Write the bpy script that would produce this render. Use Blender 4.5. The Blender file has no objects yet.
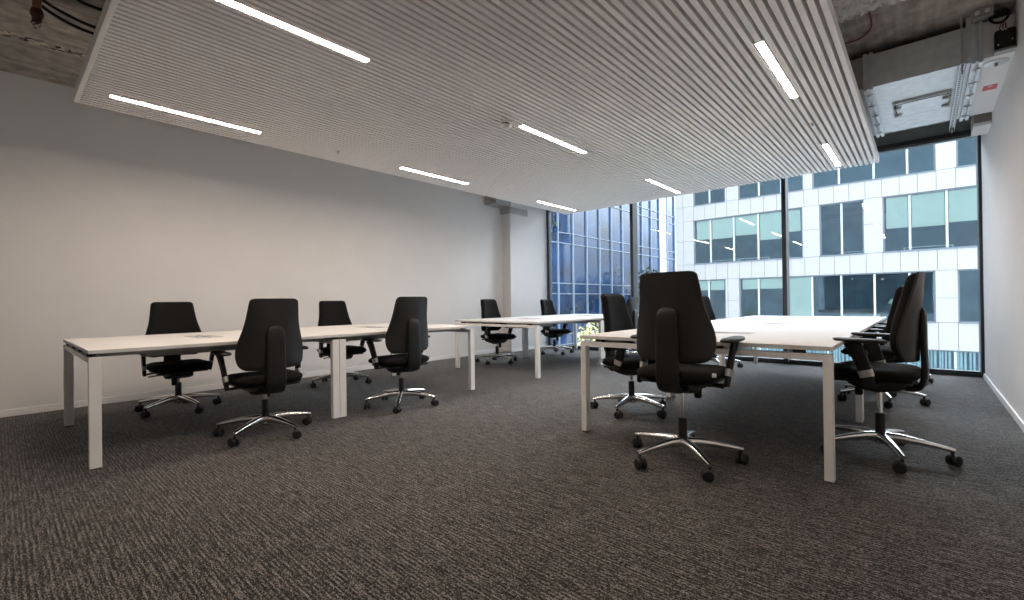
import bpy, bmesh, math, random
from mathutils import Vector, Matrix
random.seed(7)
PI = math.pi
S = bpy.context.scene
COL = S.collection

# ------------------------------------------------------------------ materials
def mat(name, col, rough=0.5, metal=0.0, noise=0.0, nscale=40.0, bump=0.0, spec=0.5, coat=0.0, sheen=0.0):
    m = bpy.data.materials.new(name); m.use_nodes = True
    nt = m.node_tree; b = nt.nodes['Principled BSDF']
    b.inputs['Base Color'].default_value = (*col, 1)
    b.inputs['Roughness'].default_value = rough
    b.inputs['Metallic'].default_value = metal
    b.inputs['Specular IOR Level'].default_value = spec
    b.inputs['Coat Weight'].default_value = coat
    b.inputs['Sheen Weight'].default_value = sheen
    if noise or bump:
        tc = nt.nodes.new('ShaderNodeTexCoord')
        n = nt.nodes.new('ShaderNodeTexNoise'); n.inputs['Scale'].default_value = nscale
        n.inputs['Detail'].default_value = 4
        nt.links.new(tc.outputs['Object'], n.inputs['Vector'])
        if noise:
            r = nt.nodes.new('ShaderNodeValToRGB')
            r.color_ramp.elements[0].position = .3; r.color_ramp.elements[1].position = .7
            r.color_ramp.elements[0].color = (*[c*(1-noise) for c in col], 1)
            r.color_ramp.elements[1].color = (*[min(1, c*(1+noise)) for c in col], 1)
            nt.links.new(n.outputs['Fac'], r.inputs['Fac'])
            nt.links.new(r.outputs['Color'], b.inputs['Base Color'])
        if bump:
            bp = nt.nodes.new('ShaderNodeBump'); bp.inputs['Strength'].default_value = bump
            bp.inputs['Distance'].default_value = .01
            nt.links.new(n.outputs['Fac'], bp.inputs['Height'])
            nt.links.new(bp.outputs['Normal'], b.inputs['Normal'])
    return m

def emis(name, col, strength):
    m = bpy.data.materials.new(name); m.use_nodes = True
    b = m.node_tree.nodes['Principled BSDF']
    b.inputs['Base Color'].default_value = (.8, .8, .8, 1)
    b.inputs['Emission Color'].default_value = (*col, 1)
    b.inputs['Emission Strength'].default_value = strength
    return m

def glass(name, tint, gloss_col, ior=1.45):
    m = bpy.data.materials.new(name); m.use_nodes = True
    nt = m.node_tree; nt.nodes.clear()
    out = nt.nodes.new('ShaderNodeOutputMaterial')
    mix = nt.nodes.new('ShaderNodeMixShader')
    tr = nt.nodes.new('ShaderNodeBsdfTransparent'); tr.inputs['Color'].default_value = (*tint, 1)
    gl = nt.nodes.new('ShaderNodeBsdfGlossy'); gl.inputs['Color'].default_value = (*gloss_col, 1)
    gl.inputs['Roughness'].default_value = 0.0
    fr = nt.nodes.new('ShaderNodeFresnel'); fr.inputs['IOR'].default_value = ior
    nt.links.new(fr.outputs[0], mix.inputs[0]); nt.links.new(tr.outputs[0], mix.inputs[1])
    nt.links.new(gl.outputs[0], mix.inputs[2]); nt.links.new(mix.outputs[0], out.inputs[0])
    return m

def carpet_mat():
    m = bpy.data.materials.new('carpet'); m.use_nodes = True
    nt = m.node_tree; b = nt.nodes['Principled BSDF']; N = nt.nodes.new; L = nt.links.new
    b.inputs['Roughness'].default_value = .85
    b.inputs['Specular IOR Level'].default_value = .2
    b.inputs['Sheen Weight'].default_value = .20
    b.inputs['Sheen Roughness'].default_value = .28
    tc = N('ShaderNodeTexCoord')
    def ns(sx, sy, scale, det):
        mp = N('ShaderNodeMapping'); mp.inputs['Scale'].default_value = (sx, sy, 1)
        L(tc.outputs['Object'], mp.inputs['Vector'])
        n = N('ShaderNodeTexNoise'); n.inputs['Scale'].default_value = scale; n.inputs['Detail'].default_value = det
        n.inputs['Roughness'].default_value = .6
        L(mp.outputs[0], n.inputs['Vector']); return n.outputs['Fac']
    wv = N('ShaderNodeTexWave'); wv.bands_direction = 'Y'; wv.inputs['Scale'].default_value = 18
    wv.inputs['Distortion'].default_value = 1.2; wv.inputs['Detail'].default_value = 2; wv.inputs['Detail Scale'].default_value = 3
    L(tc.outputs['Object'], wv.inputs['Vector'])
    line = ns(7, 95, 1, 3); fleck = ns(85, 185, 1, 2); fine = ns(240, 300, 1, 1); coarse = ns(30, 80, 1, 2); big = ns(1.2, 1.2, 1, 2)
    def ma(op, a, bb):
        k = N('ShaderNodeMath'); k.operation = op
        for i, v in enumerate((a, bb)):
            if isinstance(v, float): k.inputs[i].default_value = v
            else: L(v, k.inputs[i])
        return k.outputs[0]
    h = ma('ADD', ma('MULTIPLY', line, .24), ma('MULTIPLY', fleck, .40))
    h = ma('ADD', h, ma('MULTIPLY', fine, .30))
    h = ma('ADD', h, ma('MULTIPLY', wv.outputs['Fac'], .04))
    h = ma('ADD', ma('MULTIPLY', h, .86), ma('MULTIPLY', coarse, .14))
    h = ma('ADD', h, ma('MULTIPLY', big, .02))
    r = N('ShaderNodeValToRGB'); e = r.color_ramp.elements
    e[0].position = .445; e[0].color = (.0045, .004, .0036, 1)
    e[1].position = .565; e[1].color = (.25, .23, .215, 1)
    x = r.color_ramp.elements.new(.50); x.color = (.018, .0163, .0148, 1)
    L(h, r.inputs['Fac']); L(r.outputs['Color'], b.inputs['Base Color'])
    bp = N('ShaderNodeBump'); bp.inputs['Strength'].default_value = .5; bp.inputs['Distance'].default_value = .004
    L(h, bp.inputs['Height']); L(bp.outputs['Normal'], b.inputs['Normal'])
    return m

def concrete_mat(name, c0, c1, streak=(6, .6, 1), seam=None):
    m = bpy.data.materials.new(name); m.use_nodes = True
    nt = m.node_tree; b = nt.nodes['Principled BSDF']; N = nt.nodes.new; L = nt.links.new
    b.inputs['Roughness'].default_value = .85
    tc = N('ShaderNodeTexCoord'); mp = N('ShaderNodeMapping'); mp.inputs['Scale'].default_value = streak
    L(tc.outputs['Object'], mp.inputs['Vector'])
    n = N('ShaderNodeTexNoise'); n.inputs['Scale'].default_value = 2.2; n.inputs['Detail'].default_value = 8; n.inputs['Roughness'].default_value = .65
    L(mp.outputs[0], n.inputs['Vector'])
    n2 = N('ShaderNodeTexNoise'); n2.inputs['Scale'].default_value = 9; n2.inputs['Detail'].default_value = 6
    L(tc.outputs['Object'], n2.inputs['Vector'])
    a = N('ShaderNodeMath'); a.operation = 'ADD'; L(n.outputs['Fac'], a.inputs[0]); L(n2.outputs['Fac'], a.inputs[1])
    h = N('ShaderNodeMath'); h.operation = 'MULTIPLY'; h.inputs[1].default_value = .5; L(a.outputs[0], h.inputs[0])
    r = N('ShaderNodeValToRGB'); e = r.color_ramp.elements
    e[0].position = .36; e[0].color = (*c0, 1); e[1].position = .64; e[1].color = (*c1, 1)
    L(h.outputs[0], r.inputs['Fac'])
    colout = r.outputs['Color']
    if seam is not None:                       # ragged line of exposed aggregate along y
        sp = N('ShaderNodeSeparateXYZ'); L(tc.outputs['Object'], sp.inputs[0])
        wob = N('ShaderNodeTexNoise'); wob.inputs['Scale'].default_value = 14; L(tc.outputs['Object'], wob.inputs['Vector'])
        d = N('ShaderNodeMath'); d.operation = 'SUBTRACT'; L(sp.outputs['X'], d.inputs[0]); d.inputs[1].default_value = seam
        ab = N('ShaderNodeMath'); ab.operation = 'ABSOLUTE'; L(d.outputs[0], ab.inputs[0])
        w2 = N('ShaderNodeMath'); w2.operation = 'MULTIPLY'; w2.inputs[1].default_value = .11; L(wob.outputs['Fac'], w2.inputs[0])
        lt = N('ShaderNodeMath'); lt.operation = 'LESS_THAN'; L(ab.outputs[0], lt.inputs[0]); L(w2.outputs[0], lt.inputs[1])
        vo = N('ShaderNodeTexVoronoi'); vo.inputs['Scale'].default_value = 28; L(tc.outputs['Object'], vo.inputs['Vector'])
        rr = N('ShaderNodeValToRGB'); rr.color_ramp.elements[0].color = (.02, .017, .014, 1); rr.color_ramp.elements[1].color = (.62, .57, .50, 1)
        rr.color_ramp.elements[0].position = .15; rr.color_ramp.elements[1].position = .7
        L(vo.outputs['Color'], rr.inputs['Fac'])
        mx = N('ShaderNodeMixRGB'); L(lt.outputs[0], mx.inputs['Fac']); L(colout, mx.inputs['Color1']); L(rr.outputs['Color'], mx.inputs['Color2'])
        colout = mx.outputs['Color']
    L(colout, b.inputs['Base Color'])
    bp = N('ShaderNodeBump'); bp.inputs['Strength'].default_value = .4; bp.inputs['Distance'].default_value = .02
    L(h.outputs[0], bp.inputs['Height']); L(bp.outputs['Normal'], b.inputs['Normal'])
    return m

M = dict(
    wall=mat('wall_paint', (.77, .762, .755), .75, noise=.015, nscale=3, bump=.02),
    white=mat('white_trim', (.90, .895, .89), .45, noise=.01),
    slat=mat('slat_white', (.90, .89, .88), .5, noise=.02, nscale=12),
    desk=mat('desk_white', (.66, .65, .64), .55, noise=.015, nscale=18, spec=.2),
    leg=mat('desk_leg_white', (.80, .79, .775), .4, noise=.02, nscale=30),
    beam=mat('desk_beam_grey', (.42, .42, .42), .4, noise=.05),
    flap=mat('flap_aluminium', (.34, .34, .34), .45, metal=.0, noise=.05),
    black=mat('black_plastic', (.0075, .0072, .007), .45, spec=.35, noise=.15, nscale=60, bump=.02),
    shell=mat('black_shell', (.013, .0127, .0125), .42, spec=.4, noise=.12, nscale=90, bump=.03),
    fabric=mat('black_fabric', (.0045, .0044, .0044), .9, noise=.3, nscale=350, bump=.25, sheen=.02, spec=.2),
    wheel=mat('castor_rubber', (.010, .010, .010), .5, noise=.1),
    chrome=mat('polished_aluminium', (.82, .81, .80), .16, metal=1.0, noise=.03, nscale=8),
    clip=mat('brushed_clip', (.62, .60, .58), .35, metal=.8, noise=.05),
    paper=mat('white_tag', (.75, .75, .73), .6, noise=.03),
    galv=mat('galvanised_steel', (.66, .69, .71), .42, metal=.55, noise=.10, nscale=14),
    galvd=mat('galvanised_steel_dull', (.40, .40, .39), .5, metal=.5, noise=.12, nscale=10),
    steel=mat('zinc_steel', (.60, .62, .63), .35, metal=.8, noise=.08, nscale=30),
    frame=mat('window_frame_anthracite', (.030, .040, .050), .4, noise=.05),
    dark=mat('dark_void', (.012, .012, .012), .8, noise=.1),
    spandrel=mat('grey_green_panel', (.16, .19, .19), .6, noise=.08, nscale=4),
    red=mat('red_cable', (.22, .015, .02), .45, noise=.1),
    redlabel=mat('red_label', (.65, .08, .07), .5, noise=.12, nscale=60),
    brass=mat('brown_pipe', (.30, .19, .10), .45, metal=.4, noise=.2, nscale=20),
    darkred=mat('dark_red_fitting', (.07, .012, .012), .45, noise=.2, nscale=60),
    insul=mat('rough_plaster', (.86, .84, .82), .9, noise=.35, nscale=22, bump=.9),
    cladding=mat('white_cladding', (.50, .498, .496), .55, noise=.03, nscale=1.5),
    joint=mat('cladding_joint', (.25, .26, .28), .8, noise=.05),
    wframe=mat('far_window_frame', (.20, .24, .28), .45, noise=.05),
    wmull=mat('far_window_mullion', (.62, .66, .70), .45, noise=.05),
    blind=mat('roller_blind', (.80, .78, .64), .8, noise=.04, nscale=3),
    curtain=mat('pale_curtain', (.66, .80, .82), .8, noise=.1, nscale=4),
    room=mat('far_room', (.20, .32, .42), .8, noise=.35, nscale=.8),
    bglass=mat('blue_glass', (.010, .038, .10), .05, metal=.0, noise=.7, nscale=.45, bump=.30, spec=.6),
    bmull=mat('pale_mullion', (.26, .33, .43), .4, metal=.0, noise=.05),
    bpanel=mat('pale_panel', (.62, .64, .68), .5, noise=.05),
    ground=mat('street_paving', (.45, .45, .45), .8, noise=.2, nscale=1.5),
    leaf=mat('leaf_green', (.045, .085, .035), .6, noise=.5, nscale=3),
    leafy=mat('leaf_yellow_green', (.90, .85, .38), .6, noise=.4, nscale=5),
    bark=mat('bark', (.09, .065, .045), .9, noise=.3, nscale=20, bump=.5),
    stgreen=mat('sticker_green', (.30, .55, .42), .5, noise=.2, nscale=60),
    stblue=mat('sticker_blue', (.05, .22, .62), .5, noise=.2, nscale=60),
    carpet=carpet_mat(),
    conc=concrete_mat('ceiling_concrete', (.22, .197, .172), (.52, .48, .43), (7, .55, 1), seam=-5.48),
    conc2=concrete_mat('bare_concrete', (.16, .145, .13), (.34, .31, .28), (1, 1, 1)),
    pane=glass('window_glass', (.935, .955, .965), (.9, .95, 1.0), 1.38),
    farpane=glass('far_window_glass', (.88, .945, .95), (.65, .85, 1.0), 1.55),
    lamp=emis('lamp_diffuser', (1.0, .835, .70), 160.0),
    lamp_half=emis('lamp_diffuser_half', (1.0, .84, .71), 75.0),
    lamp_dim=emis('lamp_diffuser_dimmed', (1.0, .85, .73), 45.0),
)

def slotted():
    m = mat('slotted_channel', (.60, .62, .63), .35, metal=.7)
    nt = m.node_tree; b = nt.nodes['Principled BSDF']; N = nt.nodes.new; L = nt.links.new
    tc = N('ShaderNodeTexCoord'); sp = N('ShaderNodeSeparateXYZ'); L(tc.outputs['Object'], sp.inputs[0])
    def ma(op, a, v):
        k = N('ShaderNodeMath'); k.operation = op; L(a, k.inputs[0])
        if v is not None: k.inputs[1].default_value = v
        return k.outputs[0]
    dash = ma('LESS_THAN', ma('FRACT', ma('MULTIPLY', sp.outputs['Y'], 19.0), None), .62)
    mid = ma('LESS_THAN', ma('ABSOLUTE', sp.outputs['X'], None), .008)
    k = N('ShaderNodeMath'); k.operation = 'MULTIPLY'; L(dash, k.inputs[0]); L(mid, k.inputs[1])
    mx = N('ShaderNodeMixRGB'); mx.inputs['Color1'].default_value = (.60, .62, .63, 1); mx.inputs['Color2'].default_value = (.03, .03, .03, 1)
    L(k.outputs[0], mx.inputs['Fac']); L(mx.outputs['Color'], b.inputs['Base Color'])
    return m
M['slotted'] = slotted()


# ------------------------------------------------------------------ helpers
def newbm(): return bmesh.new()

def obj(name, bm, m, parent=None, smooth=False):
    me = bpy.data.meshes.new(name)
    bmesh.ops.recalc_face_normals(bm, faces=bm.faces)
    if smooth:
        for f in bm.faces: f.smooth = True
    bm.to_mesh(me); bm.free()
    if smooth:
        try: me.set_sharp_from_angle(angle=math.radians(38))
        except Exception: pass
    me.materials.append(M[m])
    o = bpy.data.objects.new(name, me); COL.objects.link(o)
    if parent is not None: o.parent = parent
    return o

def tag(o, label=None, cat=None, group=None, kind=None):
    if label: o['label'] = label
    if cat: o['category'] = cat
    if group: o['group'] = group
    if kind: o['kind'] = kind
    return o

def thing(name, label, cat, loc=(0, 0, 0), rz=0.0, group=None):
    o = bpy.data.objects.new(name, None); COL.objects.link(o)
    o.empty_display_size = .1
    o.location = loc; o.rotation_euler = (0, 0, rz)
    return tag(o, label, cat, group)

def struct(name, bm, m, parent=None, smooth=False):
    o = obj(name, bm, m, parent, smooth)
    if parent is None: o['kind'] = 'structure'
    return o

def box(bm, x0, x1, y0, y1, z0, z1, bev=0.0, seg=2):
    r = bmesh.ops.create_cube(bm, size=1.0)
    vs = r['verts']
    for v in vs:
        v.co = Vector(((x0+x1)/2+v.co.x*(x1-x0), (y0+y1)/2+v.co.y*(y1-y0), (z0+z1)/2+v.co.z*(z1-z0)))
    if bev > 0:
        es = list({e for v in vs for e in v.link_edges})
        bmesh.ops.bevel(bm, geom=es, offset=bev, segments=seg, affect='EDGES', profile=.5)
    return vs

def frames(pts):
    out = []; n = len(pts); up = None
    for i, p in enumerate(pts):
        t = (pts[min(i+1, n-1)]-pts[max(i-1, 0)]).normalized()
        if up is None: up = Vector((0, 0, 1)) if abs(t.z) < .9 else Vector((1, 0, 0))
        s = t.cross(up)
        if s.length < 1e-4: s = t.cross(Vector((0, 1, 0)))
        s.normalize(); u = s.cross(t).normalized(); up = u
        out.append((p, t, s, u))
    return out

def tube(bm, pts, r, seg=8):
    pts = [Vector(p) for p in pts]
    rs = r if isinstance(r, (list, tuple)) else [r]*len(pts)
    rings = []
    for (p, t, s, u), rr in zip(frames(pts), rs):
        rings.append([bm.verts.new(p+(s*math.cos(2*PI*k/seg)+u*math.sin(2*PI*k/seg))*rr) for k in range(seg)])
    for a, b in zip(rings, rings[1:]):
        for k in range(seg): bm.faces.new((a[k], a[(k+1) % seg], b[(k+1) % seg], b[k]))
    bm.faces.new(rings[0][::-1]); bm.faces.new(rings[-1])

def sweep(bm, pts, ws, ts, side, n=3.5, seg=16):
    """rounded-rectangle section (half width w along side, half thickness t) along pts"""
    pts = [Vector(p) for p in pts]; side = Vector(side).normalized(); rings = []; N_ = len(pts)
    for i, p in enumerate(pts):
        t = (pts[min(i+1, N_-1)]-pts[max(i-1, 0)]).normalized()
        s = (side-t*side.dot(t)).normalized(); u = s.cross(t)
        ring = []
        for k in range(seg):
            a = 2*PI*(k+.5)/seg; c, q = math.cos(a), math.sin(a)
            ring.append(bm.verts.new(p+s*ws[i]*math.copysign(abs(c)**(2/n), c)+u*ts[i]*math.copysign(abs(q)**(2/n), q)))
        rings.append(ring)
    for a, b in zip(rings, rings[1:]):
        for k in range(seg): bm.faces.new((a[k], a[(k+1) % seg], b[(k+1) % seg], b[k]))
    bm.faces.new(rings[0][::-1]); bm.faces.new(rings[-1])

def lathe(bm, prof, c=(0, 0, 0), seg=20, axis='z'):
    rings = []
    for r, h in prof:
        ring = []
        for k in range(seg):
            a = 2*PI*k/seg
            p = (r*math.cos(a), r*math.sin(a), h)
            if axis == 'x': p = (p[2], p[0], p[1])
            if axis == 'y': p = (p[0], p[2], p[1])
            ring.append(bm.verts.new(Vector(p)+Vector(c)))
        rings.append(ring)
    for a, b in zip(rings, rings[1:]):
        for k in range(seg): bm.faces.new((a[k], a[(k+1) % seg], b[(k+1) % seg], b[k]))
    bm.faces.new(rings[0][::-1]); bm.faces.new(rings[-1])

def torus(bm, c, R, r, axis='y', seg=28, sub=8, a0=0, a1=2*PI):
    pts = []
    for k in range(seg+1):
        a = a0+(a1-a0)*k/seg
        d = {'y': (math.cos(a), 0, math.sin(a)), 'z': (math.cos(a), math.sin(a), 0), 'x': (0, math.cos(a), math.sin(a))}[axis]
        pts.append(Vector(c)+Vector(d)*R)
    tube(bm, pts, r, sub)

def interp(tab, v):
    for (a, x), (b, y) in zip(tab, tab[1:]):
        if v <= b:
            t = (v-a)/(b-a); t = t*t*(3-2*t) if False else t
            return x+(y-x)*t
    return tab[-1][1]

KIDS = {}
def kids(o): return [c for c in bpy.data.objects if c.parent == o]
def copy_tree(o, parent=None):
    c = o.copy(); COL.objects.link(c)
    if parent is not None: c.parent = parent
    for ch in KIDS.get(o.name) or kids(o): copy_tree(ch, c)
    return c

# ------------------------------------------------------------------ room
XL, XR, YW, YB, ZC = -6.365, .55, 8.106, -2.6, 3.22
bm = newbm(); box(bm, XL-.2, XR+.2, YB-.2, YW+.12, -.25, 0); struct('floor', bm, 'carpet')
bm = newbm(); box(bm, XL-.2, XR+.2, YB-.2, YW+.3, ZC, ZC+.3); struct('ceiling', bm, 'conc')
bm = newbm(); box(bm, XL-.2, XL, YB-.2, YW+.12, 0, ZC); struct('wall_left', bm, 'wall')
bm = newbm(); box(bm, XR, XR+.2, YB-.2, YW+.12, 0, ZC); struct('wall_right', bm, 'wall')
bm = newbm(); box(bm, XL, XR, YB-.2, YB, 0, ZC); struct('wall_back', bm, 'wall')
bm = newbm(); box(bm, XL, XL+.014, YB, 6.855, 0, .066, .003); struct('baseboard_left', bm, 'white')
bm = newbm(); box(bm, XR-.014, XR, YB, YW-.06, 0, .062, .003); struct('baseboard_right', bm, 'white')
bm = newbm(); box(bm, XL+.014, XR-.014, YB, YB+.014, 0, .062, .003); struct('baseboard_back', bm, 'white')
# pilaster at the window end of the left wall
XP = -6.147
bm = newbm(); box(bm, XL, XP, 6.855, YW-.06, 0, ZC); struct('wall_pilaster', bm, 'wall')
bm = newbm(); box(bm, XP, XP+.012, 6.855, YW-.07, 0, .062, .003); box(bm, XL+.014, XP+.012, 6.843, 6.855, 0, .062, .003)
struct('baseboard_pilaster', bm, 'white')
bm = newbm(); box(bm, XL, -6.06, 6.37, 6.80, 2.90, 3.2, .004)
tag(obj('ceiling_duct', bm, 'galvd'), 'short grey metal duct end high on the wall beside the pilaster', 'duct')
bm = newbm(); box(bm, XL+.004, XP+.047, 6.80, 6.853, 2.775, 2.895, .002); box(bm, XP+.002, XP+.047, 6.853, 7.36, 2.775, 2.895, .002)
tag(obj('duct_box', bm, 'galvd'), 'dark grey metal box wrapped round the head of the pilaster', 'duct')
# wall over the window and the window itself
bm = newbm(); box(bm, XL, XR, YW-.02, YW+.12, 3.055, ZC); struct('wall_front', bm, 'spandrel')
bm = newbm(); box(bm, XP, XR, YW-.10, YW-.02, 3.0, 3.055); struct('trim_1', bm, 'dark')
bm = newbm(); box(bm, XP, XR, YW-.05, YW+.05, 0, .035, .004); struct('trim_2', bm, 'frame')
mx = [XP, -4.073, -1.56, XR]
def window(i, x0, x1):
    root = bpy.data.objects.new('window_%d' % i, None); COL.objects.link(root); root['kind'] = 'structure'
    root.location = ((x0+x1)/2, YW, 0)
    dx, dy = root.location.x, YW
    w0 = .05 if i > 1 else .07
    b = newbm()
    zb0, zb1 = .035, 2.985
    box(b, x0-dx, x0+.03+(w0-.05)*1.5-dx, -.15 if i > 1 else -.055, .05, zb0, 3.0, .004)
    box(b, x1-.03-dx, x1-dx, -.15, .05, zb0, 3.02, .004)
    box(b, x0+.03-dx, x1-.03-dx, -.05, .05, zb1, 3.02, .004)
    box(b, x0+.03-dx, x1-.03-dx, -.045, .05, zb0, zb0+.03, .004)
    obj('window_frame', b, 'frame', root)
    b = newbm(); box(b, x0+.03-dx, x1-.03-dx, -.006, .006, zb0+.03, zb1)
    obj('pane', b, 'pane', root)
for i in range(3): window(i+1, mx[i], mx[i+1])
# concrete stub on top of the right wall behind the duct
bm = newbm(); box(bm, .42, .55, 6.80, 7.2, 2.80, 2.93, .004); struct('trim_3', bm, 'conc2')
bm = newbm(); box(bm, .42, .55, 6.802, 7.2, 2.765, 2.80, .003); struct('trim_4', bm, 'wall')

# sticker on the pane
t = thing('window_sticker', 'small green and blue round sticker high on the first glass pane', 'sticker', (-5.95, YW-.0075, 2.62))
for nm, z, r, mm in (('green_disc', .075, .055, 'stgreen'), ('blue_disc', -.055, .072, 'stblue')):
    b = newbm(); lathe(b, [(r, -.0005), (r, .0005)], (0, 0, z), 24, 'y'); obj(nm, b, mm, t)
b = newbm(); pts = []
for k in range(10):
    a = PI/2+k*PI/5; r = .03 if k % 2 == 0 else .012
    pts.append(b.verts.new((.01+r*math.cos(a), -.0008, -.055+r*math.sin(a))))
b.faces.new(pts); obj('white_mark', b, 'paper', t)

# ------------------------------------------------------------------ slatted canopy and its lamps
CX0, CX1, CY0, CY1, CZ = -4.751, -.355, .395, 6.807, 2.557
NS = 88; SW = .030; pitch = (CX1-CX0-SW)/(NS-1)
sx = [CX0+SW/2+i*pitch for i in range(NS)]
lamp_cols = []
for target in (-4.43, -2.62, -.70):
    i = min(range(NS), key=lambda k: abs(sx[k]-target)); lamp_cols.append(i)
lamp_rows = [(.56, 1.592), (3.085, 4.124), (5.595, 6.625)]
can = thing('slatted_ceiling_canopy', 'white slatted canopy hung below the bare concrete ceiling', 'ceiling canopy', ((CX0+CX1)/2, (CY0+CY1)/2, CZ))
ox, oy, oz = can.location
b = newbm()
for i, x in enumerate(sx):
    segs = [(CY0+.028, CY1)]
    if i in lamp_cols:
        segs = []; y = CY0+.028
        for a, c in lamp_rows: segs.append((y, a-.006)); y = c+.006
        segs.append((y, CY1))
    for a, c in segs:
        box(b, x-SW/2-ox, x+SW/2-ox, a-oy, c-oy, 0, .08)
obj('slat_panel', b, 'slat', can)
b = newbm(); box(b, CX0-ox, CX1-ox, CY0-oy, CY0+.028-oy, 0, .08, .001); obj('end_trim', b, 'slat', can)
for y in (.75, 2.2, 3.65, 5.1, 6.5):
    b = newbm(); box(b, CX0-ox+.01, CX1-ox-.01, y-oy-.02, y-oy+.02, .0805, .115); obj('carrier_rail', b, 'dark', can)
for x in (-4.55, -2.55, -.55):
    for y in (.75, 3.65, 6.5):
        b = newbm(); tube(b, [(x-ox, y-oy, .115), (x-ox, y-oy, ZC-CZ)], .004, 6); obj('hanger_rod', b, 'steel', can)
colname = ['over the wall-side desks', 'along the middle of the canopy', 'along the canopy edge by the duct']
rowname = ['nearest the camera', 'second from the camera', 'nearest the windows']
for ci, i in enumerate(lamp_cols):
    for ri, (a, c) in enumerate(lamp_rows):
        t = thing('linear_ceiling_light', 'slim recessed strip light %s, %s' % (colname[ci], rowname[ri]), 'ceiling light', (sx[i], (a+c)/2, CZ), 0, 'recessed strip lights in the slatted canopy')
        h = (c-a)/2; w = .0235
        b = newbm()
        box(b, -w-.001, w+.001, -h, h, .012, .050)
        box(b, -w-.0012, -w+.001, -h, h, .0005, .012); box(b, w-.001, w+.0012, -h, h, .0005, .012)
        box(b, -w, w, -h-.002, -h+.004, -.0015, .012); box(b, -w, w, h-.004, h+.002, -.0015, .012)
        obj('lamp_housing', b, 'white', t)
        b = newbm(); box(b, -w+.0015, w-.0015, -h+.005, h-.005, -.0005, .0115); obj('diffuser', b, 'lamp_dim' if ri == 2 else 'lamp_half' if ci == 2 else 'lamp', t)   # daylight-linked dimming
# smoke detector and sprinklers
t = thing('smoke_detector', 'white round smoke detector under the middle of the slatted canopy', 'smoke detector', (-2.66, 2.93, CZ))
b = newbm(); lathe(b, [(.030, -.001), (.052, -.003), (.052, -.014), (.046, -.018)], seg=24); obj('detector_base', b, 'white', t, True)
b = newbm(); lathe(b, [(.036, -.018), (.036, -.032)], seg=24); obj('sensor_gap', b, 'dark', t, True)
b = newbm(); lathe(b, [(.050, -.032), (.052, -.040), (.038, -.058), (.012, -.064)], seg=24); obj('detector_cap', b, 'white', t, True)
for (x, y, lab) in ((-4.40, 2.313, 'tiny sprinkler head below the slats along the wall edge of the canopy'), (-.712, 4.835, 'tiny sprinkler head between the two strip lights near the duct')):
    t = thing('sprinkler', lab, 'sprinkler', (x, y, CZ))
    b = newbm(); lathe(b, [(.022, -.0005), (.022, -.004), (.010, -.006), (.008, -.022), (.004, -.024)], seg=16); obj('sprinkler_body', b, 'clip', t, True)
    b = newbm(); lathe(b, [(.014, -.024), (.015, -.027)], seg=16); obj('deflector', b, 'clip', t, True)

# ------------------------------------------------------------------ services above
# sprinkler drop pipe
t = thing('sprinkler_drop', 'brown pipe with dark red sprinkler fitting hanging from the concrete ceiling', 'sprinkler', (-4.36, .19, ZC))
b = newbm(); tube(b, [(0, 0, 0), (0, 0, -.24)], .024, 14); obj('pipe', b, 'brass', t, True)
b = newbm(); lathe(b, [(.030, -.235), (.034, -.25), (.034, -.275), (.026, -.285), (.024, -.31), (.017, -.32)], seg=16); obj('fitting', b, 'darkred', t, True)
b = newbm(); tube(b, [(0, -.012, -.315), (.012, -.018, -.335)], .013, 10); tube(b, [(.01, 0, -.31), (.03, .0, -.335)], .010, 8); obj('nozzle', b, 'darkred', t, True)
b = newbm(); torus(b, (.016, -.004, -.345), .019, .0055, 'x', 20, 6); obj('deflector_ring', b, 'chrome', t, True)
cabs = [((-4.52, .10, 3.19), (-4.60, .28, 3.10), (-4.62, .52, 3.06), (-4.50, .95, 3.05)),
        ((-4.50, .12, 3.19), (-4.56, .30, 3.125), (-4.565, .55, 3.085), (-4.44, .95, 3.08)),
        ((-4.30, .20, 3.20), (-4.33, .36, 3.14), (-4.33, .52, 3.12), (-4.25, .95, 3.12)),
        ((-4.24, .22, 3.20), (-4.25, .38, 3.17), (-4.23, .52, 3.16), (-4.1, .95, 3.16))]
clab = ['lowest black cable drooping over the canopy corner', 'second lowest black cable drooping over the canopy corner', 'upper black cable strung under the concrete above the canopy', 'topmost black cable close to the concrete above the canopy']
def smooth_pts(ps, n=8):
    ps = [Vector(p) for p in ps]; out = []
    q = [ps[0]*2-ps[1]]+ps+[ps[-1]*2-ps[-2]]
    for i in range(1, len(q)-2):
        for k in range(n):
            s = k/n; a, b_, c, d = q[i-1:i+3]
            out.append(.5*((2*b_)+(c-a)*s+(2*a-5*b_+4*c-d)*s*s+(3*b_-a-3*c+d)*s**3))
    out.append(ps[-1]); return out
for ps, lab in zip(cabs, clab):
    b = newbm(); tube(b, smooth_pts(ps), .011, 8); tag(obj('cable', b, 'black', None, True), lab, 'cable', 'black cables above the canopy')
# rough insulation
b = newbm(); bmesh.ops.create_grid(b, x_segments=70, y_segments=60, size=.5)
for v in b.verts:
    x = -.62+(v.co.x+.5)*1.17; y = 3.3+(v.co.y+.5)*1.11
    n = math.sin(x*41+math.sin(y*33)*2)*math.cos(y*47+math.sin(x*29)*2)
    e = min(1, (4.41-y)/.06)
    if y > 4.36: y += .012*math.sin(x*60)
    v.co = Vector((x, y, 3.205-e*.06-.018*n*e-random.random()*.022*e))
geo = bmesh.ops.extrude_face_region(b, geom=b.faces[:])
for v in [g for g in geo['geom'] if isinstance(g, bmesh.types.BMVert)]: v.co.z = 3.219
tag(obj('ceiling_insulation', b, 'insul'), 'crumpled white insulation stuck under the ceiling above the canopy corner', 'insulation')
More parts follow.
